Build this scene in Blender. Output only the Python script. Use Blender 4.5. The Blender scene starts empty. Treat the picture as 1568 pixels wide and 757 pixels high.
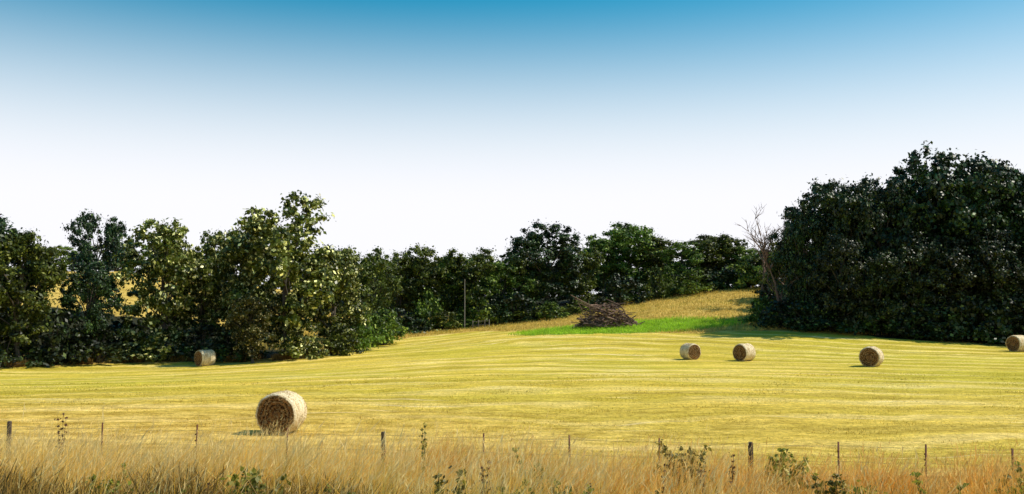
import bpy, math, random
import numpy as np
from mathutils import Vector
rng=np.random.default_rng(7); random.seed(7)
scene=bpy.context.scene
col=scene.collection
R=math.radians

# ---------------------------------------------------------------- terrain
ctrl=np.array([(-8.8,34,0),(27.4,68,0),(20,77,-.2),(15.8,79,-.2),(48.6,86,.1),(-28.9,85,-1.1),(-43.7,82,-1.05),(-20.6,92,-.6),
(-20.6,125,.4),(-8.4,135,1.3),(5.4,130,2.1),(5.3,110,1.2),(19.8,105,1.3),(34.3,100,1.6),(18.1,140,4.4),(36.4,135,6.6),(26.2,120,3.8),
(37,110,2.3),(56.6,98,.5),(44.5,96,.8),(11.4,112,1.8),(0,60,-.1),(0,80,-.3),(-30,50,-.2),(30,45,0),(0,28,0),(-30,28,0),(30,28,0),
(-60,110,3.5),(-68,160,10),(-40,130,3),(-30,180,5),(20,190,6),(70,140,5),(70,190,7),(-110,60,-.5),(-110,120,4),(110,60,.5),(110,120,2),
(-120,220,8),(120,220,7),(0,250,6),(-80,30,0),(80,30,0)],float)
def tk(r2): return np.where(r2>1e-9,0.5*r2*np.log(np.maximum(r2,1e-9)),0)
P=ctrl[:,:2]/50; n=len(P)
K=tk(((P[:,None]-P[None])**2).sum(-1))+np.eye(n)*0.004
A=np.zeros((n+3,n+3)); A[:n,:n]=K; A[:n,n]=1; A[:n,n+1:]=P; A[n,:n]=1; A[n+1:,:n]=P.T
sol=np.linalg.solve(A,np.concatenate([ctrl[:,2],[0,0,0]]))
def sstep(a,b,x):
    t=np.clip((x-a)/(b-a),0,1); return t*t*(3-2*t)
def zf(x,y):
    x=np.asarray(x,float); y=np.asarray(y,float)
    cx=np.clip(x,-130,130); cy=np.clip(y,20,240)
    q=np.stack([cx,cy],-1)/50
    r2=((q[...,None,:]-P)**2).sum(-1)
    z=(tk(r2)*sol[:n]).sum(-1)+sol[n]+q[...,0]*sol[n+1]+q[...,1]*sol[n+2]
    z=z*sstep(24,36,y)
    z=z+np.interp(y,[-30,3,6,9,12,15,20,23,27],[3.4,3.3,2.85,2.1,1.55,1.1,.5,.25,0])
    far=sstep(180,400,np.hypot(x,y-60))
    z=z*(1-far)+6*far*sstep(-50,150,y)
    return z
def z1(x,y): return float(zf(np.array([x]),np.array([y]))[0])
bx=[-200,-47,-38,-30,-24,-19,-16,-13,-5,5,20,34,40,45,60,200]
by=[78,79,86,88,86,91,106,118,122,109,103.5,101,97,93,92,92]
def bound(x): return np.interp(x,bx,by)

# ---------------------------------------------------------------- helpers
def mk_mesh(name,verts,faces,mats,midx=None,smooth=False,attrs=None):
    me=bpy.data.meshes.new(name)
    verts=np.asarray(verts,np.float32)
    if isinstance(faces,np.ndarray):
        m,k=faces.shape
        me.vertices.add(len(verts)); me.vertices.foreach_set('co',verts.ravel())
        me.loops.add(m*k); me.loops.foreach_set('vertex_index',faces.astype(np.int32).ravel())
        me.polygons.add(m); me.polygons.foreach_set('loop_start',np.arange(0,m*k,k,dtype=np.int32))
        me.polygons.foreach_set('loop_total',np.full(m,k,np.int32))
    else:
        me.from_pydata(verts.tolist(),[],faces)
    for mt in mats: me.materials.append(mt)
    if midx is not None: me.polygons.foreach_set('material_index',np.asarray(midx,np.int32))
    if smooth is not False:
        s=np.ones(len(me.polygons),bool) if smooth is True else smooth
        me.polygons.foreach_set('use_smooth',s)
    if attrs:
        for k,v in attrs.items():
            a=me.attributes.new(k,'FLOAT','POINT'); a.data.foreach_set('value',np.asarray(v,np.float32))
    me.update(calc_edges=True); me.validate()
    return me
def mk_obj(name,me,loc=(0,0,0),rot=(0,0,0),scale=(1,1,1),parent=None):
    o=bpy.data.objects.new(name,me); col.objects.link(o)
    o.location=loc; o.rotation_euler=rot; o.scale=scale
    if parent: o.parent=parent
    return o
def tube(points,radii,sides=6):
    pts=np.asarray(points,float); k=len(pts); V=[];F=[]
    for i in range(k):
        d=pts[min(i+1,k-1)]-pts[max(i-1,0)]; d/=np.linalg.norm(d)+1e-9
        u=np.cross(d,[0.3,1,0.1] if abs(d[2])>.7 else [0,0,1]); u/=np.linalg.norm(u)+1e-9; v=np.cross(d,u)
        for s in range(sides):
            a=2*math.pi*s/sides; V.append(pts[i]+radii[i]*(math.cos(a)*u+math.sin(a)*v))
    for i in range(k-1):
        for s in range(sides):
            s2=(s+1)%sides; F.append((i*sides+s,i*sides+s2,(i+1)*sides+s2,(i+1)*sides+s))
    return np.array(V),np.array(F)
class Acc:
    def __init__(s): s.V=[];s.F=[];s.M=[];s.n=0
    def add(s,V,F,m=0):
        s.V.append(V); s.F.append(F+s.n); s.M.append(np.full(len(F),m)); s.n+=len(V)
    def out(s): return np.concatenate(s.V),np.concatenate(s.F),np.concatenate(s.M)

# ---------------------------------------------------------------- materials
class NT:
    def __init__(s,name):
        s.m=bpy.data.materials.new(name); s.m.use_nodes=True; s.t=s.m.node_tree; s.t.nodes.clear()
        s.o=s.t.nodes.new('ShaderNodeOutputMaterial')
    def n(s,ty,**k):
        d=s.t.nodes.new(ty)
        for a,b in k.items(): setattr(d,a,b)
        return d
    def l(s,a,b): s.t.links.new(a,b)
    def val(s,sock,v):
        if isinstance(v,bpy.types.NodeSocket): s.l(v,sock)
        else: sock.default_value=v
    def mix(s,f,a,b,mode='MIX'):
        d=s.n('ShaderNodeMix',data_type='RGBA',blend_type=mode)
        s.val(d.inputs[0],f)
        for i,v in ((6,a),(7,b)):
            if isinstance(v,tuple) and len(v)==3: v=v+(1,)
            s.val(d.inputs[i],v)
        return d.outputs[2]
    def math(s,op,a,b=0.0,clamp=False):
        d=s.n('ShaderNodeMath',operation=op); d.use_clamp=clamp
        s.val(d.inputs[0],a); s.val(d.inputs[1],b); return d.outputs[0]
    def ramp(s,v,lo,hi,a=0.,b=1.):
        d=s.n('ShaderNodeMapRange',interpolation_type='SMOOTHSTEP'); s.l(v,d.inputs[0])
        for i,x in enumerate((lo,hi,a,b)): d.inputs[i+1].default_value=x
        return d.outputs[0]
    def noise(s,vec,scale=1.,sv=None,detail=5,rough=.55,dist=0.):
        if sv:
            mp=s.n('ShaderNodeMapping'); s.l(vec,mp.inputs[0]); mp.inputs['Scale'].default_value=sv; vec=mp.outputs[0]
        d=s.n('ShaderNodeTexNoise'); s.l(vec,d.inputs['Vector']); d.inputs['Scale'].default_value=scale
        d.inputs['Detail'].default_value=detail; d.inputs['Roughness'].default_value=rough; d.inputs['Distortion'].default_value=dist
        return d.outputs['Fac']
    def bsdf(s,c,rough=.8,spec=.2,transl=0.,tc=None,bump=None):
        b=s.n('ShaderNodeBsdfPrincipled'); s.val(b.inputs['Base Color'],c if not(isinstance(c,tuple) and len(c)==3) else c+(1,))
        b.inputs['Roughness'].default_value=rough; b.inputs['Specular IOR Level'].default_value=spec
        if bump is not None: s.l(bump,b.inputs['Normal'])
        out=b.outputs[0]
        if transl>0:
            t=s.n('ShaderNodeBsdfTranslucent'); tc=c if tc is None else tc
            s.val(t.inputs[0],tc if not(isinstance(tc,tuple) and len(tc)==3) else tc+(1,))
            mx=s.n('ShaderNodeMixShader'); mx.inputs[0].default_value=transl
            s.l(b.outputs[0],mx.inputs[1]); s.l(t.outputs[0],mx.inputs[2]); out=mx.outputs[0]
        s.l(out,s.o.inputs[0]); return s.m
    def bump(s,h,strength=.5,dist=.05):
        d=s.n('ShaderNodeBump'); s.l(h,d.inputs['Height']); d.inputs['Strength'].default_value=strength; d.inputs['Distance'].default_value=dist
        return d.outputs[0]
    def pos(s): return s.n('ShaderNodeNewGeometry').outputs['Position']
    def isl(s): return s.n('ShaderNodeNewGeometry').outputs['Random Per Island']
    def attr(s,a): return s.n('ShaderNodeAttribute',attribute_name=a).outputs['Fac']
    def scale(s,c,v):
        hv=s.n('ShaderNodeVectorMath',operation='SCALE'); s.l(c,hv.inputs[0]); s.val(hv.inputs['Scale'],v); return hv.outputs[0]

def field_color(t,p):
    sx=t.n('ShaderNodeSeparateXYZ'); t.l(p,sx.inputs[0]); px,py=sx.outputs[0],sx.outputs[1]
    # mowing swaths: long arcs bowing away from the road in the middle of the field
    g=t.math('DIVIDE',t.math('ADD',px,-4.),26.); g=t.math('MULTIPLY',g,g); g=t.math('EXPONENT',t.math('MULTIPLY',g,-1.))
    bow=t.math('MULTIPLY',t.math('MULTIPLY',g,-.30),t.math('SUBTRACT',py,30.))
    wob=t.math('MULTIPLY',t.math('SUBTRACT',t.noise(p,.04,detail=4),.5),11.)
    yy=t.math('ADD',t.math('ADD',py,bow),wob)
    cm=t.n('ShaderNodeCombineXYZ'); t.l(px,cm.inputs[0]); t.l(yy,cm.inputs[1]); q=cm.outputs[0]
    amp=t.ramp(t.noise(p,.09,detail=3),.36,.58,.08,.5)
    sw=t.math('SINE',t.math('ADD',t.math('MULTIPLY',yy,1.5),t.math('MULTIPLY',t.noise(q,1.,(.05,.25,.1),4),9.)))
    s1=t.noise(q,1.,(.02,.40,.1),6,.62); s2=t.noise(q,1.,(.07,1.9,.1),5,.66); big=t.noise(p,.04,detail=4)
    s3=t.noise(q,1.,(.04,.8,.1),5,.65)
    fine=t.noise(p,5.,detail=6,rough=.75); mid=t.noise(p,1.3,(.5,1,1),5,.7)
    c=t.mix(t.ramp(s1,.38,.62),(.54,.41,.040),(.78,.57,.092))
    c=t.mix(t.ramp(big,.42,.62,0,.7),c,(.54,.46,.042))
    c=t.mix(t.ramp(px,0.,45.,0,.3),c,(.50,.44,.04))
    c=t.mix(t.math('MULTIPLY',amp,t.ramp(sw,.2,1.)),c,(.92,.73,.28))
    c=t.mix(t.math('MULTIPLY',amp,t.ramp(sw,-.3,-1.)),c,(.36,.27,.03))
    c=t.mix(t.ramp(s3,.56,.68,0,.7),c,(.92,.72,.27))
    c=t.mix(t.ramp(s2,.60,.70,0,.85),c,(.95,.84,.50))
    c=t.mix(t.ramp(s2,.45,.33,0,.65),c,(.30,.22,.025))
    c=t.mix(t.ramp(s3,.43,.32,0,.55),c,(.38,.31,.035))
    dry=t.math('MULTIPLY',t.ramp(py,56.,28.,0,.85),t.ramp(px,22.,-18.,.35,1.))
    c=t.mix(dry,c,t.mix(t.ramp(mid,.35,.65),(.50,.27,.04),(.84,.56,.16)))
    v=t.ramp(fine,.3,.7,.64,1.26)
    v2=t.ramp(mid,.3,.7,.84,1.14)
    return t.scale(t.scale(c,v),v2),fine,s2
t=NT('field_ground'); p=t.pos(); c,fine,s2=field_color(t,p)
edge=t.math('MULTIPLY',t.math('SUBTRACT',t.noise(p,.6,detail=5),.5),1.2)
def mask(a,lo=.4,hi=.6): return t.ramp(t.math('ADD',t.attr(a),edge),lo,hi)
mn=t.noise(p,.8,(.3,1,1),6,.7)
mead=t.mix(t.ramp(mn,.35,.65),(.42,.28,.05),(.72,.50,.13))
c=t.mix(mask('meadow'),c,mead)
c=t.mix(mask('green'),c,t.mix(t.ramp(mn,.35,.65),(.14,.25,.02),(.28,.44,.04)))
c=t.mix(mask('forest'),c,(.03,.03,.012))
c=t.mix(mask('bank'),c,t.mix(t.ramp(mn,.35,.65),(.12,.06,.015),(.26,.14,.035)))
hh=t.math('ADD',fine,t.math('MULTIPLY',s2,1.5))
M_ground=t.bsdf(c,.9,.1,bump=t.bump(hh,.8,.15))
t=NT('hay_stubble'); p=t.pos(); c,fine,s2=field_color(t,p); r=t.isl()
M_stub=t.bsdf(t.scale(c,t.ramp(r,0,1,.8,1.4)),.7,.2,.2)

def leaf_mat(name,c1,c2,c3,hi=.9,transl=.25,rough=.5):
    t=NT(name); r=t.isl(); oi=t.n('ShaderNodeObjectInfo').outputs['Random']
    nz=t.noise(t.n('ShaderNodeTexCoord').outputs['Object'],.45,detail=2)
    c=t.mix(t.ramp(nz,.38,.62),c1,c2); c=t.mix(t.ramp(r,hi,1.),c,c3); c=t.scale(c,t.ramp(r,0,hi,.5,1.25))
    g=t.n('ShaderNodeHueSaturation'); t.l(c,g.inputs['Color'])
    t.l(t.ramp(oi,0,1,.475,.515),g.inputs['Hue']); t.l(t.ramp(oi,0,1,.7,1.35),g.inputs['Value'])
    return t.bsdf(g.outputs[0],rough,.4,transl)
M_leafA=leaf_mat('leaves_pale',(.036,.050,.006),(.135,.150,.018),(.82,.76,.34),.78,.36,.38)  # pale foliage; third colour also paints sun highlights onto random leaves
M_leafB=leaf_mat('leaves_green',(.032,.062,.007),(.120,.185,.018),(.36,.43,.08),.82,.38)
M_leafC=leaf_mat('leaves_dark',(.008,.018,.004),(.026,.052,.008),(.08,.12,.022),.88,0.)  # dark foliage; near-black colour also carries the wood's shaded side
t=NT('bark'); nz=t.noise(t.n('ShaderNodeTexCoord').outputs['Object'],3.,(3,3,.6)); 
M_bark=t.bsdf(t.mix(nz,(.05,.04,.03),(.13,.11,.09)),.9,bump=t.bump(nz,.6,.05))
t=NT('dead_wood'); nz=t.noise(t.n('ShaderNodeTexCoord').outputs['Object'],3.,(1,1,1))
M_dead=t.bsdf(t.mix(t.isl(),t.mix(nz,(.045,.026,.02),(.11,.07,.05)),(.28,.18,.13)),.9)
def grass_mat(name,base,a,b,tip,greenc=None,transl=.3,tipf=.85):
    t=NT(name); r=t.isl(); h=t.attr('t'); p=t.pos()
    c=t.mix(r,a,b)
    nz=t.noise(p,.25,detail=3)
    if greenc: c=t.mix(t.ramp(nz,.5,.62,0,.8),c,greenc)
    c=t.scale(c,t.ramp(t.noise(p,.7,detail=4),.3,.7,.72,1.3))
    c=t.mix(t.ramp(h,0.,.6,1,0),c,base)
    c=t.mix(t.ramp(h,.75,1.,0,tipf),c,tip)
    return t.bsdf(c,.6,.2,transl)
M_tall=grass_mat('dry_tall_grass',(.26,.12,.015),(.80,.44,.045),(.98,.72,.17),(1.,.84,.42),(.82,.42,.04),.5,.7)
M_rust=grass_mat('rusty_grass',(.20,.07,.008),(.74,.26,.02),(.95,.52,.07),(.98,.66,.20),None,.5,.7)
M_under=grass_mat('under_growth',(.006,.006,.0015),(.030,.026,.004),(.12,.075,.012),(.28,.16,.03),None,0.)  # brown-green undergrowth, with shade low in the grass painted into its colour
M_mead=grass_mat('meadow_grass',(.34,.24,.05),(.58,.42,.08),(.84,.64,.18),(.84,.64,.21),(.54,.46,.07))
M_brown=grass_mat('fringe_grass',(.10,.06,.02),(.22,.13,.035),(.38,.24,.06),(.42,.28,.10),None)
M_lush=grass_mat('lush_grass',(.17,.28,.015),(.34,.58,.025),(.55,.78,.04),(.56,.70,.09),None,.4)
M_weed=leaf_mat('weed_leaves',(.16,.18,.02),(.34,.34,.04),(.60,.52,.14),.80,.4)
M_dock=leaf_mat('dock_seeds',(.10,.04,.015),(.2,.08,.03),(.25,.12,.05),.85,.1)
t=NT('weathered_post'); nz=t.noise(t.n('ShaderNodeTexCoord').outputs['Object'],8.,(2,2,.3)); M_post=t.bsdf(t.mix(nz,(.04,.03,.02),(.14,.10,.075)),.9,bump=t.bump(nz,.6,.02))
t=NT('rusty_steel'); nz=t.noise(t.n('ShaderNodeTexCoord').outputs['Object'],12.); M_steel=t.bsdf(t.mix(nz,(.10,.035,.02),(.2,.08,.045)),.7)
t=NT('wire'); M_wire=t.bsdf((.16,.13,.11),.5)
t=NT('pole_wood'); nz=t.noise(t.n('ShaderNodeTexCoord').outputs['Object'],5.,(2,2,.3)); M_pole=t.bsdf(t.mix(nz,(.16,.15,.13),(.28,.26,.23)),.8)

# bale materials
t=NT('bale_end'); oc=t.n('ShaderNodeTexCoord').outputs['Object']
sx=t.n('ShaderNodeSeparateXYZ'); t.l(oc,sx.inputs[0])
rad=t.math('SQRT',t.math('ADD',t.math('POWER',sx.outputs[1],2.),t.math('POWER',sx.outputs[2],2.)))
ang=t.math('ARCTAN2',sx.outputs[2],sx.outputs[1])
w=t.noise(oc,2.2,detail=6,rough=.65); w2=t.noise(oc,20.,detail=5,rough=.8); w3=t.noise(oc,3.5,detail=3)
spir=t.math('ADD',t.math('MULTIPLY',rad,46.),ang)
sn=t.math('SINE',t.math('ADD',spir,t.math('MULTIPLY',w,24.)))
f=t.math('ADD',t.math('MULTIPLY',t.math('ADD',sn,1.),.17),t.math('MULTIPLY',w2,.74))
c=t.mix(t.ramp(f,.30,.82),(.028,.010,.003),(.46,.22,.07))
c=t.mix(t.ramp(w3,.48,.62,0,.7),c,(.09,.034,.011))
c=t.mix(t.ramp(w2,.58,.68,0,.85),c,(.78,.52,.25))
c=t.mix(t.ramp(t.math('ADD',rad,t.math('MULTIPLY',w3,.25)),.22,.38,.45,0),c,(.55,.28,.11))
c=t.mix(t.ramp(rad,.62,.74,0,.5),c,(.58,.38,.16))
M_bend=t.bsdf(c,.9,.1,bump=t.bump(f,1.,.08))
t=NT('bale_side'); oc=t.n('ShaderNodeTexCoord').outputs['Object']
a=t.noise(oc,1.,(14,2,2),6,.75); b=t.noise(oc,26.,detail=4,rough=.8)
f=t.math('ADD',t.math('MULTIPLY',a,.6),t.math('MULTIPLY',b,.4))
c=t.mix(t.ramp(f,.38,.60),(.40,.26,.10),(.92,.80,.55))
M_bside=t.bsdf(c,.75,.25,bump=t.bump(f,.8,.04))
t=NT('straw'); M_straw=t.bsdf(t.mix(t.isl(),(.2,.11,.04),(.66,.50,.25)),.7)

# ---------------------------------------------------------------- ground
def axis(lo,hi,a,b,step):
    core=np.arange(a,b+.01,step); L=[a];s=step
    while L[-1]>lo: s*=1.18; L.append(L[-1]-s)
    H=[core[-1]];s=step
    while H[-1]<hi: s*=1.18; H.append(H[-1]+s)
    return np.concatenate([np.array(L[1:])[::-1],core,np.array(H[1:])])
gx=axis(-2500,2500,-75,75,1.); gy=axis(-300,4000,2,160,.8)
GX,GY=np.meshgrid(gx,gy); Z=zf(GX.ravel(),GY.ravel())
X=GX.ravel(); Y=GY.ravel()
Z=Z+0.03*np.sin(X*.9+Y*.35)*np.sin(Y*.8)
V=np.stack([X,Y,Z],-1); nx=len(gx); ny=len(gy)
i=np.arange(nx-1)[None]+np.arange(ny-1)[:,None]*nx; i=i.ravel()
F=np.stack([i,i+1,i+nx+1,i+nx],-1)
def green_m(x,y):
    e=((x-14.5)/13.5)**2+((y-110.0)/5.0)**2; return np.clip(1.5-e,0,1)
meadow=np.clip((Y-bound(X))/2+.5,0,1)
green=green_m(X,Y)
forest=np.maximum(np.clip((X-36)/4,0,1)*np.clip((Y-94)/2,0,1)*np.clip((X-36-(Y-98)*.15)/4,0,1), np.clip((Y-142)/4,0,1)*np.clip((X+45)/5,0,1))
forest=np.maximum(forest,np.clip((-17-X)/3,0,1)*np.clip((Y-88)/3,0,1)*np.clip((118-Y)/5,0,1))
bank=np.clip((25-Y)/2+.5,0,1)
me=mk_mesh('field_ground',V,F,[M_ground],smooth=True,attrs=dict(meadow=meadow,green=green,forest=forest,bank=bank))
mk_obj('hay_field_ground',me)

# ---------------------------------------------------------------- grasses
def blades(x,y,h,w,lean,head=0.0,mat=None,name='grass',z=None,dirb=None,headw=.018,headl=.14):
    n=len(x); zz=zf(x,y)-.03 if z is None else z
    a=rng.uniform(0,2*np.pi,n); ld=rng.uniform(0,2*np.pi,n) if dirb is None else rng.normal(dirb,.9,n)
    l=np.abs(rng.normal(lean,lean*.6,n))
    u=np.stack([np.cos(a),np.sin(a),0*a],-1)*(w/2)[:,None]; d=np.stack([np.cos(ld),np.sin(ld),0*ld],-1)
    b=np.stack([x,y,zz],-1); ts=[0,.55,1.]; ws=[1,.8,.25]; V=np.zeros((n,6,3)); T=np.zeros((n,6))
    for k,(tt,wt) in enumerate(zip(ts,ws)):
        c=b+d*(h*l*tt*tt)[:,None]; c[:,2]+=h*tt*(1-.25*l*tt)
        V[:,2*k]=c-u*wt; V[:,2*k+1]=c+u*wt; T[:,2*k:2*k+2]=tt
    o=(np.arange(n)*6)[:,None]
    F=np.concatenate([o+np.array([[0,1,3,2]]),o+np.array([[2,3,5,4]])])
    V=V.reshape(-1,3);T=T.ravel()
    if head>0:
        # feathery seed heads: three narrow spikelets fanned around each tip
        s=np.where(rng.random(n)<head)[0]; m=len(s); tip=(b+d*(h*l)[:,None])[s]; tip[:,2]+=(h*(1-.25*l))[s]
        for q in range(3):
            dn=d[s]*l[s][:,None]*1.6+np.array([0,0,1])+rng.normal(0,.22,(m,3)); dn/=np.linalg.norm(dn,axis=1)[:,None]
            hl=headl*rng.uniform(.5,1.5,m); ra=rng.uniform(0,6.28,m); uu=np.stack([np.cos(ra),np.sin(ra),0*ra],-1)*(headw*rng.uniform(.3,.8,m))[:,None]
            tq=tip-dn*(headl*.35*q)
            hv=np.stack([tq-dn*(hl*.3)[:,None],tq+uu/2,tq+dn*(hl*.7)[:,None],tq-uu/2],1)
            F=np.concatenate([F,len(V)+(np.arange(m)*4)[:,None]+np.arange(4)[None]])
            V=np.concatenate([V,hv.reshape(-1,3)]); T=np.concatenate([T,np.ones(m*4)])
    return mk_obj(name,mk_mesh(name,V,F,[mat],attrs=dict(t=T)))
def cnoise(x,y,s,seed=0):
    r=np.random.default_rng(seed); v=0
    for k in range(7):
        a=r.uniform(0,6.28); f=r.uniform(.5,1.8)/s; v=v+np.sin((x*np.cos(a)+y*np.sin(a))*f*6.28/2+r.uniform(0,6.28))
    return v/3.5
def inside(nn,y0,y1,m=.62):
    y=np.sqrt(rng.uniform(y0*y0,y1*y1,nn)); x=rng.uniform(-m,m,nn)*(y+2); return x,y
fy=lambda x:20.65-.185*x
x,y=inside(120000,8,22.5)
front=np.clip((14.0-y)/1.5,0,1)*np.interp(x/y,[-.6,-.15,.1,.6],[.95,.8,.45,.3])
k=(y<fy(x)+1.2)&((cnoise(x,y,1.2,3)+rng.normal(0,.5,len(x)))>-.45)&(rng.random(len(x))>front); x=x[k];y=y[k]
hm=np.interp(x/y,[-.6,-.3,0,.25,.6],[1.55,1.48,1.36,1.24,1.18])*(1+.30*cnoise(x,y,1.5,5))
split=cnoise(x,y,5,9)*.5+x/y*1.4+rng.normal(0,.3,len(x))
h=np.clip(hm,.4,1.8)*(rng.uniform(.4,1.05,len(x))+.2*(rng.random(len(x))<.05))
g=split<.22
blades(x[g],y[g],h[g],rng.uniform(.005,.012,g.sum()),.5,.42,M_tall,'tall_dry_grass',dirb=.4,headw=.018,headl=.13)
g=~g
blades(x[g],y[g],h[g]*.95,rng.uniform(.005,.012,g.sum()),.5,.38,M_rust,'tall_rusty_grass',dirb=.4,headw=.018,headl=.12)
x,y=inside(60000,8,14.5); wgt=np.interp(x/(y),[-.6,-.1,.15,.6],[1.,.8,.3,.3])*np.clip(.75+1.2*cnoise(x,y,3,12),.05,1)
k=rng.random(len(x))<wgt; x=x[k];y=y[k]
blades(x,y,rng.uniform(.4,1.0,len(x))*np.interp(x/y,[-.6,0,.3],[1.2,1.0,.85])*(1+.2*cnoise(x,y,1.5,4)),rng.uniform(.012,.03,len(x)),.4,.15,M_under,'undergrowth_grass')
x,y=inside(110000,22.5,62); 
blades(x,y,rng.uniform(.02,.08,len(x))*(1+.6*(cnoise(x*.15,y,.9,8)>.4)),rng.uniform(.008,.02,len(x))*(.6+y/40),.6,0,M_stub,'hay_stubble')
# meadow beyond mown edge
x=rng.uniform(-30,48,80000); y=rng.uniform(98,145,80000)
k=(y>bound(x)+.5*cnoise(x,y,2,1))&(green_m(x,y)<.5); xk,yk=x[k],y[k]
blades(xk,yk,rng.uniform(.15,.5,len(xk)),rng.uniform(.03,.07,len(xk)),.3,0,M_mead,'meadow_grass')
k=(green_m(x,y)>=.42)|((green_m(x,y)>=.2)&(rng.random(len(x))<.4)); xk,yk=x[k],y[k]
xk=np.concatenate([xk,xk+.3]);yk=np.concatenate([yk,yk+.2])
blades(xk,yk,rng.uniform(.15,.5,len(xk)),rng.uniform(.03,.07,len(xk)),.5,0,M_lush,'lush_grass')
x=rng.uniform(-50,-15,16000); y=bound(x)+np.abs(rng.normal(0,1.4,16000))-.1
k=cnoise(x,y,3,2)>0.;x=x[k];y=y[k]
blades(x,y,rng.uniform(.2,.8,len(x)),rng.uniform(.03,.07,len(x)),.3,0,M_brown,'fringe_grass')

# ---------------------------------------------------------------- foliage
def leaves(centers,radii,per,ls,up=.35,outdir=None):
    m=len(centers); cidx=np.repeat(np.arange(m),per); N=len(cidx)
    v=rng.normal(0,1,(N,3)); v/=np.linalg.norm(v,axis=1)[:,None]
    an=rng.uniform(.55,1.4,(m,3)); an[:,2]*=.7
    r=radii[cidx]*np.abs(rng.normal(.0,.62,N))
    pos=centers[cidx]+v*r[:,None]*an[cidx]
    nr=v*.55+rng.normal(0,.7,(N,3))+np.array([0,0,up])
    if outdir is not None: nr=nr+outdir[cidx]*.6
    nr/=np.linalg.norm(nr,axis=1)[:,None]
    a=np.cross(nr,rng.normal(0,1,(N,3))); a/=np.linalg.norm(a,axis=1)[:,None]; b=np.cross(nr,a)
    s=ls*rng.uniform(.5,1.4,N); a=a*s[:,None]*.62; b=b*s[:,None]*.38
    V=np.stack([pos-a,pos+b-a*.1,pos+a,pos-b-a*.1],1).reshape(-1,3)
    F=(np.arange(N)*4)[:,None]+np.arange(4)[None]
    return V,F
def tree_mesh(name,H,Wd,lmat,seed,low=.08,nl=13,nc=18,per=130,ls=.29,rag=1.,dome=0.,leader=0.):
    r=np.random.default_rng(seed); A=Acc()
    ph=r.uniform(0,6.28)
    tp=[np.array([.25*math.sin(ph+i*.9),.25*math.cos(ph*2+i*.8),H*.8*i/6-.3*(i==0)]) for i in range(7)]
    tr=[.34,.27,.23,.19,.14,.09,.04]; 
    A.add(*tube(tp,[q*H/15 for q in tr],8),0)
    C=[];Rr=[]
    for i in range(nl):
        f=(i+.5)/nl; zc=H*(low+.1+(.84-low-.1)*f**(1-.25*dome))+r.uniform(-.5,.5); 
        env=math.sin(math.pi*min(1,max(.0,(zc/H-low)/(1.04+.12*dome-low)))**(.8+.35*dome))**.7
        a=ph+i*2.4+r.uniform(-.6,.6); rr=Wd/2*env*r.uniform(.35,.85)*(1 if f<.92 else .4)
        lr=Wd*.5*r.uniform(.26+.04*dome,.5)*(1.05-(.35-.22*dome)*f)
        c=np.array([rr*math.cos(a),rr*math.sin(a),min(zc,H-lr*.8)]); C.append(c); Rr.append(lr)
        st=np.array([tp[0][0],tp[0][1],max(.8,zc*.62)]); mid=(st+c)/2+np.array([0,0,.25])
        A.add(*tube([st,mid,c,c+(c-mid)*.6],[.12*H/15,.08*H/15,.045,.015],5),0)
    cc=[];cr=[];od=[]
    for c,lr in zip(C,Rr):
        for j in range(nc):
            v=r.normal(0,1,3); v/=np.linalg.norm(v); v[2]=v[2]*.8+.12
            q=c+v*lr*r.uniform(.55,1.02)*(1+.22*(r.random()<.15)*rag); q[2]=max(q[2],H*low*.6+.3)
            cc.append(q); cr.append(r.uniform(.4,1.05)*Wd/11); od.append(v)
    A.add(*leaves(np.array(cc),np.array(cr),per,ls,outdir=np.array(od)),1)
    V,F,M=A.out()
    return mk_mesh(name,V,F,[M_bark,lmat],M)
VA=[tree_mesh('tree_pale_%d'%i,15,10.5,M_leafA,20+i,low=.02,ls=.32,dome=.7) for i in range(3)]
VB=[tree_mesh('tree_green_%d'%i,15,11.5,M_leafB,40+i,low=.05,dome=1.,ls=.31,rag=.5) for i in range(4)]
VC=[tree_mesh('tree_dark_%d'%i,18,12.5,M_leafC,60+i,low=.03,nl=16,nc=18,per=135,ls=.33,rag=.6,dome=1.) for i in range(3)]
VD=[tree_mesh('tree_shade_green_%d'%i,18,12.5,M_leafB,70+i,low=.03,nl=15,nc=18,per=135,ls=.33,rag=.6,dome=1.) for i in range(1)]
def bush_mesh(name,mat,seed,H=4,W=5,n=40,per=120,ls=.25):
    r=np.random.default_rng(seed); A=Acc(); cc=[];cr=[]
    for j in range(n):
        a=r.uniform(0,6.28); q=r.uniform(0,1)**.6*W/2; z=r.uniform(.15,1)*H*(1-.6*(q/(W/2))**2)
        c=np.array([q*math.cos(a),q*math.sin(a),z*.9]); cc.append(c); cr.append(r.uniform(.45,.9))
        if j%3==0: A.add(*tube([np.array([.1*math.cos(a),.1*math.sin(a),-.1]),c*.5+np.array([0,0,.2]),c],[.06,.04,.015],5),0)
    A.add(*leaves(np.array(cc),np.array(cr),per,ls),1)
    V,F,M=A.out(); return mk_mesh(name,V,F,[M_bark,mat],M)
BA=[bush_mesh('bush_pale_%d'%i,M_leafA,80+i) for i in range(2)]
BB=[bush_mesh('bush_green_%d'%i,M_leafB,90+i) for i in range(2)]
BC=[bush_mesh('bush_dark_%d'%i,M_leafC,95+i) for i in range(2)]
def put(name,me,Hn,Wn,x,y,top,w,rz=None):
    z=z1(x,y); h=top-z; s=h/Hn; sw=w/Wn
    return mk_obj(name,me,(x,y,z-.1),(0,0,random.uniform(0,6.28) if rz is None else rz),(sw,sw,s))
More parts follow.
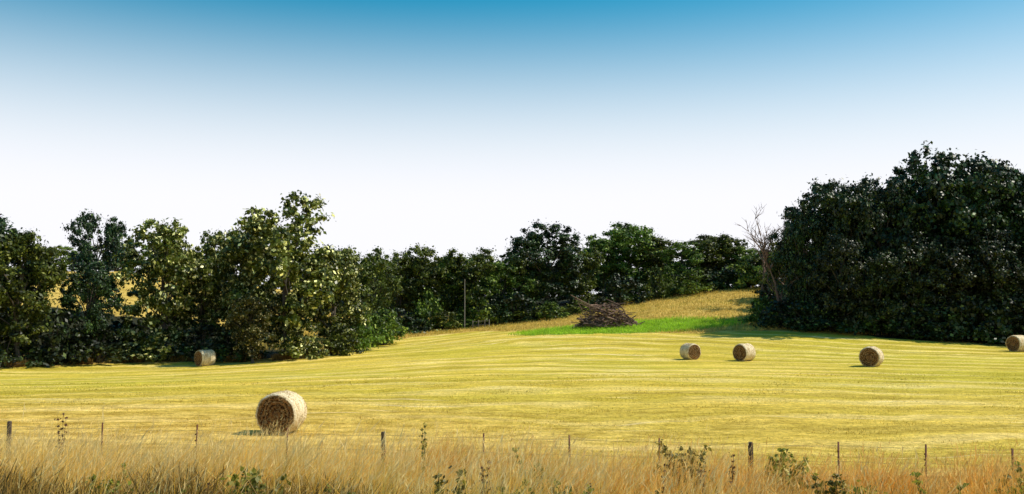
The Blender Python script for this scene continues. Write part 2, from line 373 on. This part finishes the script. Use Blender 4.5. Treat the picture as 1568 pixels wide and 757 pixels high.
# left grove
for k,(x,y,tp,w) in enumerate([(-50,83,14.6,12),(-45.2,81.5,12.6,9),(-41.0,86,9.4,6),(-56,92,14,12),(-62,84,14,12)]):
    m=VD[0] if k==1 else VC[k%3]
    put('deciduous_tree',m,18,12.5,x,y,tp,w)
put('deciduous_tree',VC[1],18,12.5,-52.5,112,17.4,6.5)
for k,(x,y,tp,w) in enumerate([(-35.6,91,14.8,9.8),(-30.2,96,14.3,8),(-22.8,90,16.2,12),(-27.0,93,15.2,8),(-19.0,94.5,12.0,8),(-33.0,95,12.5,7)]):
    put('deciduous_tree',VA[k%3],15,10.5,x,y,tp,w)
put('deciduous_tree',VA[1],15,10.5,-25.0,85.5,6.5,5)
for (x,y,tp,w,m) in [(-46,80.5,3,6,BC[0]),(-40,86,3,6,BC[1]),(-35,88,2.6,6,BA[0]),(-31,89,3.2,6,BC[0]),(-27.5,88.5,2.6,6,BC[1]),(-21,88.5,3.4,5,BA[1]),(-17.5,92,3,4.5,BB[0]),(-16.5,97,5,5,BB[1]),(-50,79.5,4,7,BC[1]),(-15,104,4.5,6,BB[0]),(-43,84,5,6,BC[0]),(-41,92,4,7,BC[1])]:
    put('bush',m,4,5,x,y,tp,w)
# back row
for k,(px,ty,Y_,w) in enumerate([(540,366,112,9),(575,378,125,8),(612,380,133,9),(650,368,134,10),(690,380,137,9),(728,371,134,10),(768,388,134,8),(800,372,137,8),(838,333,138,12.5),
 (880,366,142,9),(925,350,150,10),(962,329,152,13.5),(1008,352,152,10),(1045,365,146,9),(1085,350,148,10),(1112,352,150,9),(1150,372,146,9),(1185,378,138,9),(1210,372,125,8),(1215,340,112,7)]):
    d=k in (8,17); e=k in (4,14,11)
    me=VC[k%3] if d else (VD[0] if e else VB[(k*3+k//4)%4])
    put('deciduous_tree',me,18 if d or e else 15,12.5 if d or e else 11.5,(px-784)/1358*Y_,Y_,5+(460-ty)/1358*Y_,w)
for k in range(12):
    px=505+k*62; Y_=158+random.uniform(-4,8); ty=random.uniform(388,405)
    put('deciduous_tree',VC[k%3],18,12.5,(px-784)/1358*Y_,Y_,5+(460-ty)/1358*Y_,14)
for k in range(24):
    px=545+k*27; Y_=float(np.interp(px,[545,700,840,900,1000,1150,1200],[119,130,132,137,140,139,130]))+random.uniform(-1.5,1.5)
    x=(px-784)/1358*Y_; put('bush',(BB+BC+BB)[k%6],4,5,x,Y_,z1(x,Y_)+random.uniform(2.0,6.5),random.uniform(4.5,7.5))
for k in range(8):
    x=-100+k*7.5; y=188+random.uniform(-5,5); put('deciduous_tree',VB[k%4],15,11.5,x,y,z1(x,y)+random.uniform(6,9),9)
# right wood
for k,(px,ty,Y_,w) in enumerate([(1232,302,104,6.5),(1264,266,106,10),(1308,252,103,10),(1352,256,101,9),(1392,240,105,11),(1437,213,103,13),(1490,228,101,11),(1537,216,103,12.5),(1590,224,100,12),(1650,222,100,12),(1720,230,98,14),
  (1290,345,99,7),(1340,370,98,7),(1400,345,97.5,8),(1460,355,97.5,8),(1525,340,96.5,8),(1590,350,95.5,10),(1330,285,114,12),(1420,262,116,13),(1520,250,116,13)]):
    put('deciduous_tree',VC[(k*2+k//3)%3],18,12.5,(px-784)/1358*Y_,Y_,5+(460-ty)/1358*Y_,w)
for k in range(18):
    px=1195+k*25; Y_=float(np.interp(px,[1195,1260,1568],[118,100.5,94.5])); x=(px-784)/1358*Y_
    put('bush',BC[k%2],4,5,x,Y_,z1(x,Y_)+random.uniform(2.5,6.5),7)

# dead tree
def dead(name,seed,H):
    r=random.Random(seed); A=Acc()
    def br(p,d,L,rad,lev):
        pts=[p];dd=d.copy()
        for i in range(4):
            dd=dd+np.array([r.uniform(-.22,.22),r.uniform(-.22,.22),r.uniform(-.05,.15)]); dd/=np.linalg.norm(dd); pts.append(pts[-1]+dd*L/4)
        A.add(*tube(pts,[rad*(1-.2*i) for i in range(5)],5),0)
        if lev<4:
            for j in range(4 if lev<3 else 3):
                q=pts[r.choice([1,2,3,4])]; a=r.uniform(0,6.28); sp=r.uniform(.5,1.)
                nd=dd+sp*np.array([math.cos(a),math.sin(a),r.uniform(-.2,.3)]); nd/=np.linalg.norm(nd)
                br(q,nd,L*r.uniform(.5,.7),rad*.55,lev+1)
    br(np.array([0,0,-.2]),np.array([0,0,1.]),H*.5,.32,0)
    V,F,M=A.out(); return mk_mesh(name,V,F,[M_dead],M)
mk_obj('dead_tree',dead('dead_tree_mesh',5,17),(32.0,105.5,z1(32.0,105.5)),(0,0,1.),(1,1,.85))
mk_obj('dead_tree',dead('dead_tree_mesh2',9,13),(33,118,z1(33,118)),(0,0,2.),(1,1,1.0))
put('bush',BC[0],4,5,31.5,103,5.5,6); put('bush',BC[1],4,5,34,101.5,6.,6); put('bush',BB[0],4,5,30.5,106,6,5)

# brush pile
A=Acc(); r=random.Random(4)
for k in range(480):
    a=r.uniform(0,6.28); q=math.sqrt(r.random()); cx=q*3.7*math.cos(a)+.3; cy=q*2.4*math.sin(a); top=3.2*(1-(q)**2.2)
    cz=r.uniform(.05,1)*top; L=r.uniform(.8,2.6); b=r.uniform(0,3.14); el=r.uniform(-.35,.5)
    d=np.array([math.cos(b)*math.cos(el),math.sin(b)*math.cos(el)*.7,math.sin(el)])
    c=np.array([cx,cy,cz+.1]); j=lambda:np.array([r.uniform(-.15,.15) for _ in range(3)])
    rad=r.choice([.025,.035,.05,.05,.08,.13])
    A.add(*tube([c-d*L/2,c+j(),c+d*L/2+j()],[rad,rad*.8,rad*.35],5))
for k in range(26):
    s=np.array([r.uniform(-3,2.5),r.uniform(-1.5,0),r.uniform(.8,2.3)]); e=s+np.array([r.uniform(-2.2,1.4),r.uniform(-.8,.6),r.uniform(.2,1.5)])
    A.add(*tube([s,(s+e)/2+np.array([0,0,.15]),e],[.06,.04,.015],5))
for k in range(3):
    s=np.array([-4.3+k*.5,-.6+k*.3,4.0-.5*k]); e=np.array([1.2,-.8+k*.3,1.5]); A.add(*tube([e,(s+e)/2-np.array([0,0,.2]),s],[.13,.09,.04],6))
V,F,M=A.out()
mk_obj('brush_pile',mk_mesh('brush_pile',V,F,[M_dead],M),(11.6,111.5,z1(11.6,111.5)-.05))

# ---------------------------------------------------------------- hay bales
def bale_mesh(name,R0,L,seed):
    r=np.random.default_rng(seed); ns=96; A=Acc()
    e=.07
    prof=[(-L/2-.02,0.02)]+[(-L/2-.015+.01*math.sin(q*40),q*R0) for q in np.linspace(.1,.88,12)]
    prof+=[(-L/2+.0,R0-e),(-L/2+e*.3,R0-e*.3),(-L/2+e,R0)]+[(x_,R0+.012*math.cos(x_/L*3.1)) for x_ in np.linspace(-L/2+.15,L/2-.15,9)]
    prof+=[(-x_,q) for x_,q in reversed(prof[:16])]
    prof=np.array(prof); m=len(prof); th=np.linspace(0,2*np.pi,ns,endpoint=False)
    V=np.zeros((m,ns,3))
    for i,(x_,q) in enumerate(prof):
        rr=q*(1+.014*np.sin(3*th+seed)+.010*np.sin(7*th+x_*6))+ (r.normal(0,.008,ns) if q>R0*.8 else 0)
        V[i,:,0]=x_+r.normal(0,.012,ns); V[i,:,1]=rr*np.cos(th); V[i,:,2]=rr*np.sin(th)
    z=V[:,:,2]; V[:,:,2]=np.where(z<-R0*.93,-R0*.93+(z+R0*.93)*.2,z)
    F=[];M=[]
    for i in range(m-1):
        for s in range(ns):
            s2=(s+1)%ns; F.append((i*ns+s,i*ns+s2,(i+1)*ns+s2,(i+1)*ns+s)); M.append(0 if (i<13 or i>m-15) else 1)
    F=np.array(F); A.add(V.reshape(-1,3),F,0); A.M[-1]=np.array(M)
    n_=2000; 
    t_=r.uniform(0,6.28,n_); side=r.random(n_)<.5
    xx=np.where(side,r.uniform(-L/2,L/2,n_),np.sign(r.uniform(-1,1,n_))*(L/2+.02)); qq=np.where(side,R0+.012,R0*np.sqrt(r.random(n_))*.97)
    c=np.stack([xx,qq*np.cos(t_),qq*np.sin(t_)],-1)
    d=r.normal(0,1,(n_,3)); d/=np.linalg.norm(d,axis=1)[:,None]; ln=r.uniform(.04,.14,n_)
    out=np.where(side[:,None],np.stack([0*t_,np.cos(t_),np.sin(t_)],-1),np.stack([np.sign(xx),0*t_,0*t_],-1))
    w_=np.cross(d,out); w_/=np.linalg.norm(w_,axis=1)[:,None]+1e-6; w_*=.005
    e1=c-d*ln[:,None]*.5; e2=c+d*ln[:,None]*.5+out*.02
    Vs=np.stack([e1-w_,e1+w_,e2+w_,e2-w_],1).reshape(-1,3); Vs[:,2]=np.maximum(Vs[:,2],-R0*.94)
    A.add(Vs,(np.arange(n_)*4)[:,None]+np.arange(4)[None],2)
    V,F,M=A.out(); return mk_mesh(name,V,F,[M_bend,M_bside,M_straw],M,smooth=(M<2))
for k,(x,y,ang_,R0,L) in enumerate([(-8.75,34,-97,.79,1.25),(27.4,68,-128,.77,1.2),(20.05,77,-141,.75,1.3),(15.8,79,-66,.72,1.25),(48.8,86,-157,.80,1.3),(-28.9,84,-131,.76,1.4)]):
    mk_obj('hay_bale',bale_mesh('hay_bale',R0,L,k+1),(x,y,z1(x,y)+R0*.93),(0,0,R(ang_)))
# ---------------------------------------------------------------- fence
fence=bpy.data.objects.new('wire_fence',None); col.objects.link(fence)
def fpos(px): 
    s=(px-784)/1358; X_=s*20.65/(1+.185*s); return X_,20.65-.185*X_
topz=1.90
def post(px,wood,extra=0):
    X_,Y_=fpos(px); zb=z1(X_,Y_); tz=topz+extra; lx=random.uniform(-.04,.04)
    if wood:
        V,F=tube([(X_,Y_,zb-.2),(X_+lx*.5,Y_,(zb+tz)/2),(X_+lx,Y_,tz-.02),(X_+lx,Y_,tz)],[.062,.058,.055,.045],10)
        F=[tuple(f) for f in F]+[tuple(range(30,40))]
        mk_obj('wood_post',mk_mesh('wood_post',V,F,[M_post]),parent=fence)
    else:
        A=Acc()
        for (ax,ay) in ((.02,.003),(.003,.02)):
            V=np.array([(X_+sx*ax+(lx if sz else 0),Y_+sy*ay,(tz if sz else zb-.2)) for sz in (0,1) for sy in (-1,1) for sx in (-1,1)])
            F=np.array([(0,1,5,4),(1,3,7,5),(3,2,6,7),(2,0,4,6),(4,5,7,6)]); V[:,1]+= .0 if ax>.01 else .023
            A.add(V,F)
        for s in range(8):
            zc=zb+.3+s*(tz-zb-.4)/8; V=np.array([(X_-.02,Y_-.012,zc),(X_+.02,Y_-.012,zc),(X_+.02,Y_-.012,zc+.03),(X_-.02,Y_-.012,zc+.03)]); A.add(V,np.array([[0,1,2,3]]))
        V,F,M=A.out(); mk_obj('steel_t_post',mk_mesh('steel_t_post',V,F,[M_steel]),parent=fence)
for px in (-530,22,590,1145,1700): post(px,True)
for px in (-400,-260,-110,163,305,443,741,871,1007,1277,1408,1541,1830): post(px,False,random.uniform(.0,.06))
for k,zz in enumerate((.35,.62,.9,1.2)):
    pts=[]
    for px in np.arange(-560,1860,46):
        X_,Y_=fpos(px); pts.append((X_,Y_-.03,z1(X_,Y_)*.3+zz*1.12+.35+.015*math.sin(px*.045)))
    V,F=tube(pts,[.0028]*len(pts),4); mk_obj('wire_%d'%(k+1),mk_mesh('wire',V,F,[M_wire]),parent=fence)
g=bpy.data.objects.new('pasture_gate',None); col.objects.link(g)
for dx in (0,.9,1.9,2.6):
    X_=-5.6+dx*.9; Y_=127; zb=z1(X_,Y_); V,F=tube([(X_,Y_,zb-.2),(X_,Y_,zb+1.2)],[.07,.07],7); mk_obj('gate_post',mk_mesh('gate_post',V,F,[M_pole]),parent=g)
for hz in (.5,1.0):
    V,F=tube([(-5.6,127,z1(-5.6,127)+hz),(-3.3,127,z1(-3.3,127)+hz)],[.03,.03],6); mk_obj('gate_rail',mk_mesh('gate_rail',V,F,[M_pole]),parent=g)
A=Acc(); X_,Y_=-6.75,126.5; zb=z1(X_,Y_)
A.add(*tube([(0,0,-.3),(0.02,0,4),(0,0,7.2)],[.09,.075,.06],8)); A.add(*tube([(0,0,6.8),(.05,-.1,6.8),(.05,-.1,7.1)],[.06,.06,.05],6))
V,F,M=A.out(); mk_obj('utility_pole',mk_mesh('utility_pole',V,F,[M_pole]),(X_,Y_,zb))

# ---------------------------------------------------------------- roadside weeds
def weed(name,seed,H,W,mat,ls,stems=7,per=26,nm='roadside_weed',loc=(0,0)):
    r=np.random.default_rng(seed); A=Acc(); cc=[];cr=[]
    for s in range(stems):
        a=r.uniform(0,6.28); sp=r.uniform(0,1)*W/2; e=np.array([sp*math.cos(a),sp*math.sin(a),H*r.uniform(.5,1)])
        mid=e*np.array([.35,.35,.5]); A.add(*tube([(0,0,-.05),mid,e],[.009,.006,.003],4),0)
        for q in np.linspace(.2,1.,11):
            pt=(mid*q*2 if q<.5 else mid+(e-mid)*(q-.5)*2); cc.append(pt); cr.append(W*.2*(1.25-q*.9)+.03)
    A.add(*leaves(np.array(cc),np.array(cr),per,ls),1); V,F,M=A.out()
    me=mk_mesh(name,V,F,[M_bark,mat],M); x,y=loc
    mk_obj(nm,me,(x,y,z1(x,y)))
def at(px,Y_): return ((px-784)/1358*Y_,Y_)
weed('w1',1,1.68,.5,M_weed,.07,6,10,loc=at(1186,17.5))
weed('w2',2,1.3,1.0,M_weed,.08,9,12,loc=at(1212,17))
weed('w3',3,1.9,.3,M_weed,.06,3,9,loc=at(650,19))
weed('w4',4,1.4,1.3,M_weed,.07,12,12,loc=at(1050,17))
weed('w5',5,1.4,.8,M_weed,.06,8,12,loc=at(820,16))
weed('w6',6,1.1,.9,M_weed,.06,8,12,loc=at(800,11.5))
weed('w7',7,2.1,.2,M_dock,.035,4,24,'dock_plant',loc=at(102,19.5))
for k in range(34):
    px=random.uniform(-20,1590); Y_=random.uniform(10,14.5); weed('wm%d'%k,30+k,random.uniform(.75,1.25),random.uniform(.5,1.),M_weed,.06,6,12,loc=at(px,Y_))
for k in range(9):
    px=random.uniform(200,1590); Y_=random.uniform(12,17); weed('dm%d'%k,70+k,random.uniform(1.,1.35),.16,M_dock,.03,3,18,'dock_plant',loc=at(px,Y_))

# ---------------------------------------------------------------- light
sd=Vector((.92,.10,0)).normalized(); el=R(50)
S=Vector((sd.x*math.cos(el),sd.y*math.cos(el),math.sin(el)))
L=bpy.data.lights.new('sun','SUN'); L.energy=5; L.angle=R(.5); L.color=(1,.93,.78)
so=bpy.data.objects.new('sun',L); col.objects.link(so); so.rotation_euler=S.to_track_quat('Z','Y').to_euler(); so.location=(40,20,60)
w=bpy.data.worlds.new('World'); scene.world=w; w.use_nodes=True; nt=w.node_tree
bg=nt.nodes['Background']; sky=nt.nodes.new('ShaderNodeTexSky'); sky.sky_type='NISHITA'; sky.sun_disc=False
sky.sun_elevation=el; sky.sun_rotation=math.atan2(S.x,S.y); sky.air_density=1.0; sky.dust_density=1.0; sky.ozone_density=2.0
hs=nt.nodes.new('ShaderNodeHueSaturation'); hs.inputs['Saturation'].default_value=1.6; hs.inputs['Hue'].default_value=.468; hs.inputs['Value'].default_value=1.05
nt.links.new(sky.outputs[0],hs.inputs['Color'])
tc=nt.nodes.new('ShaderNodeTexCoord'); sp=nt.nodes.new('ShaderNodeSeparateXYZ'); nt.links.new(tc.outputs['Generated'],sp.inputs[0])
mr=nt.nodes.new('ShaderNodeMapRange'); mr.interpolation_type='SMOOTHSTEP'; nt.links.new(sp.outputs[2],mr.inputs[0])
for i_,v_ in enumerate((.345,.10,0.,1.)): mr.inputs[i_+1].default_value=v_
mx=nt.nodes.new('ShaderNodeMix'); mx.data_type='RGBA'; nt.links.new(mr.outputs[0],mx.inputs[0]); nt.links.new(hs.outputs[0],mx.inputs[6])
mx.inputs[7].default_value=(8.2,8.2,8.6,1)   # bright summer haze low over the horizon
nt.links.new(mx.outputs[2],bg.inputs[0]); bg.inputs[1].default_value=.12
# ---------------------------------------------------------------- camera
c=bpy.data.cameras.new('camera'); c.lens=1358/1568*36; c.sensor_width=36; c.clip_end=6000; c.clip_start=.1
co=bpy.data.objects.new('camera',c); col.objects.link(co); co.location=(0,0,5); co.rotation_euler=(R(93.45),0,0); scene.camera=co
scene.view_settings.view_transform='Standard'; scene.view_settings.look='None'; scene.view_settings.exposure=0
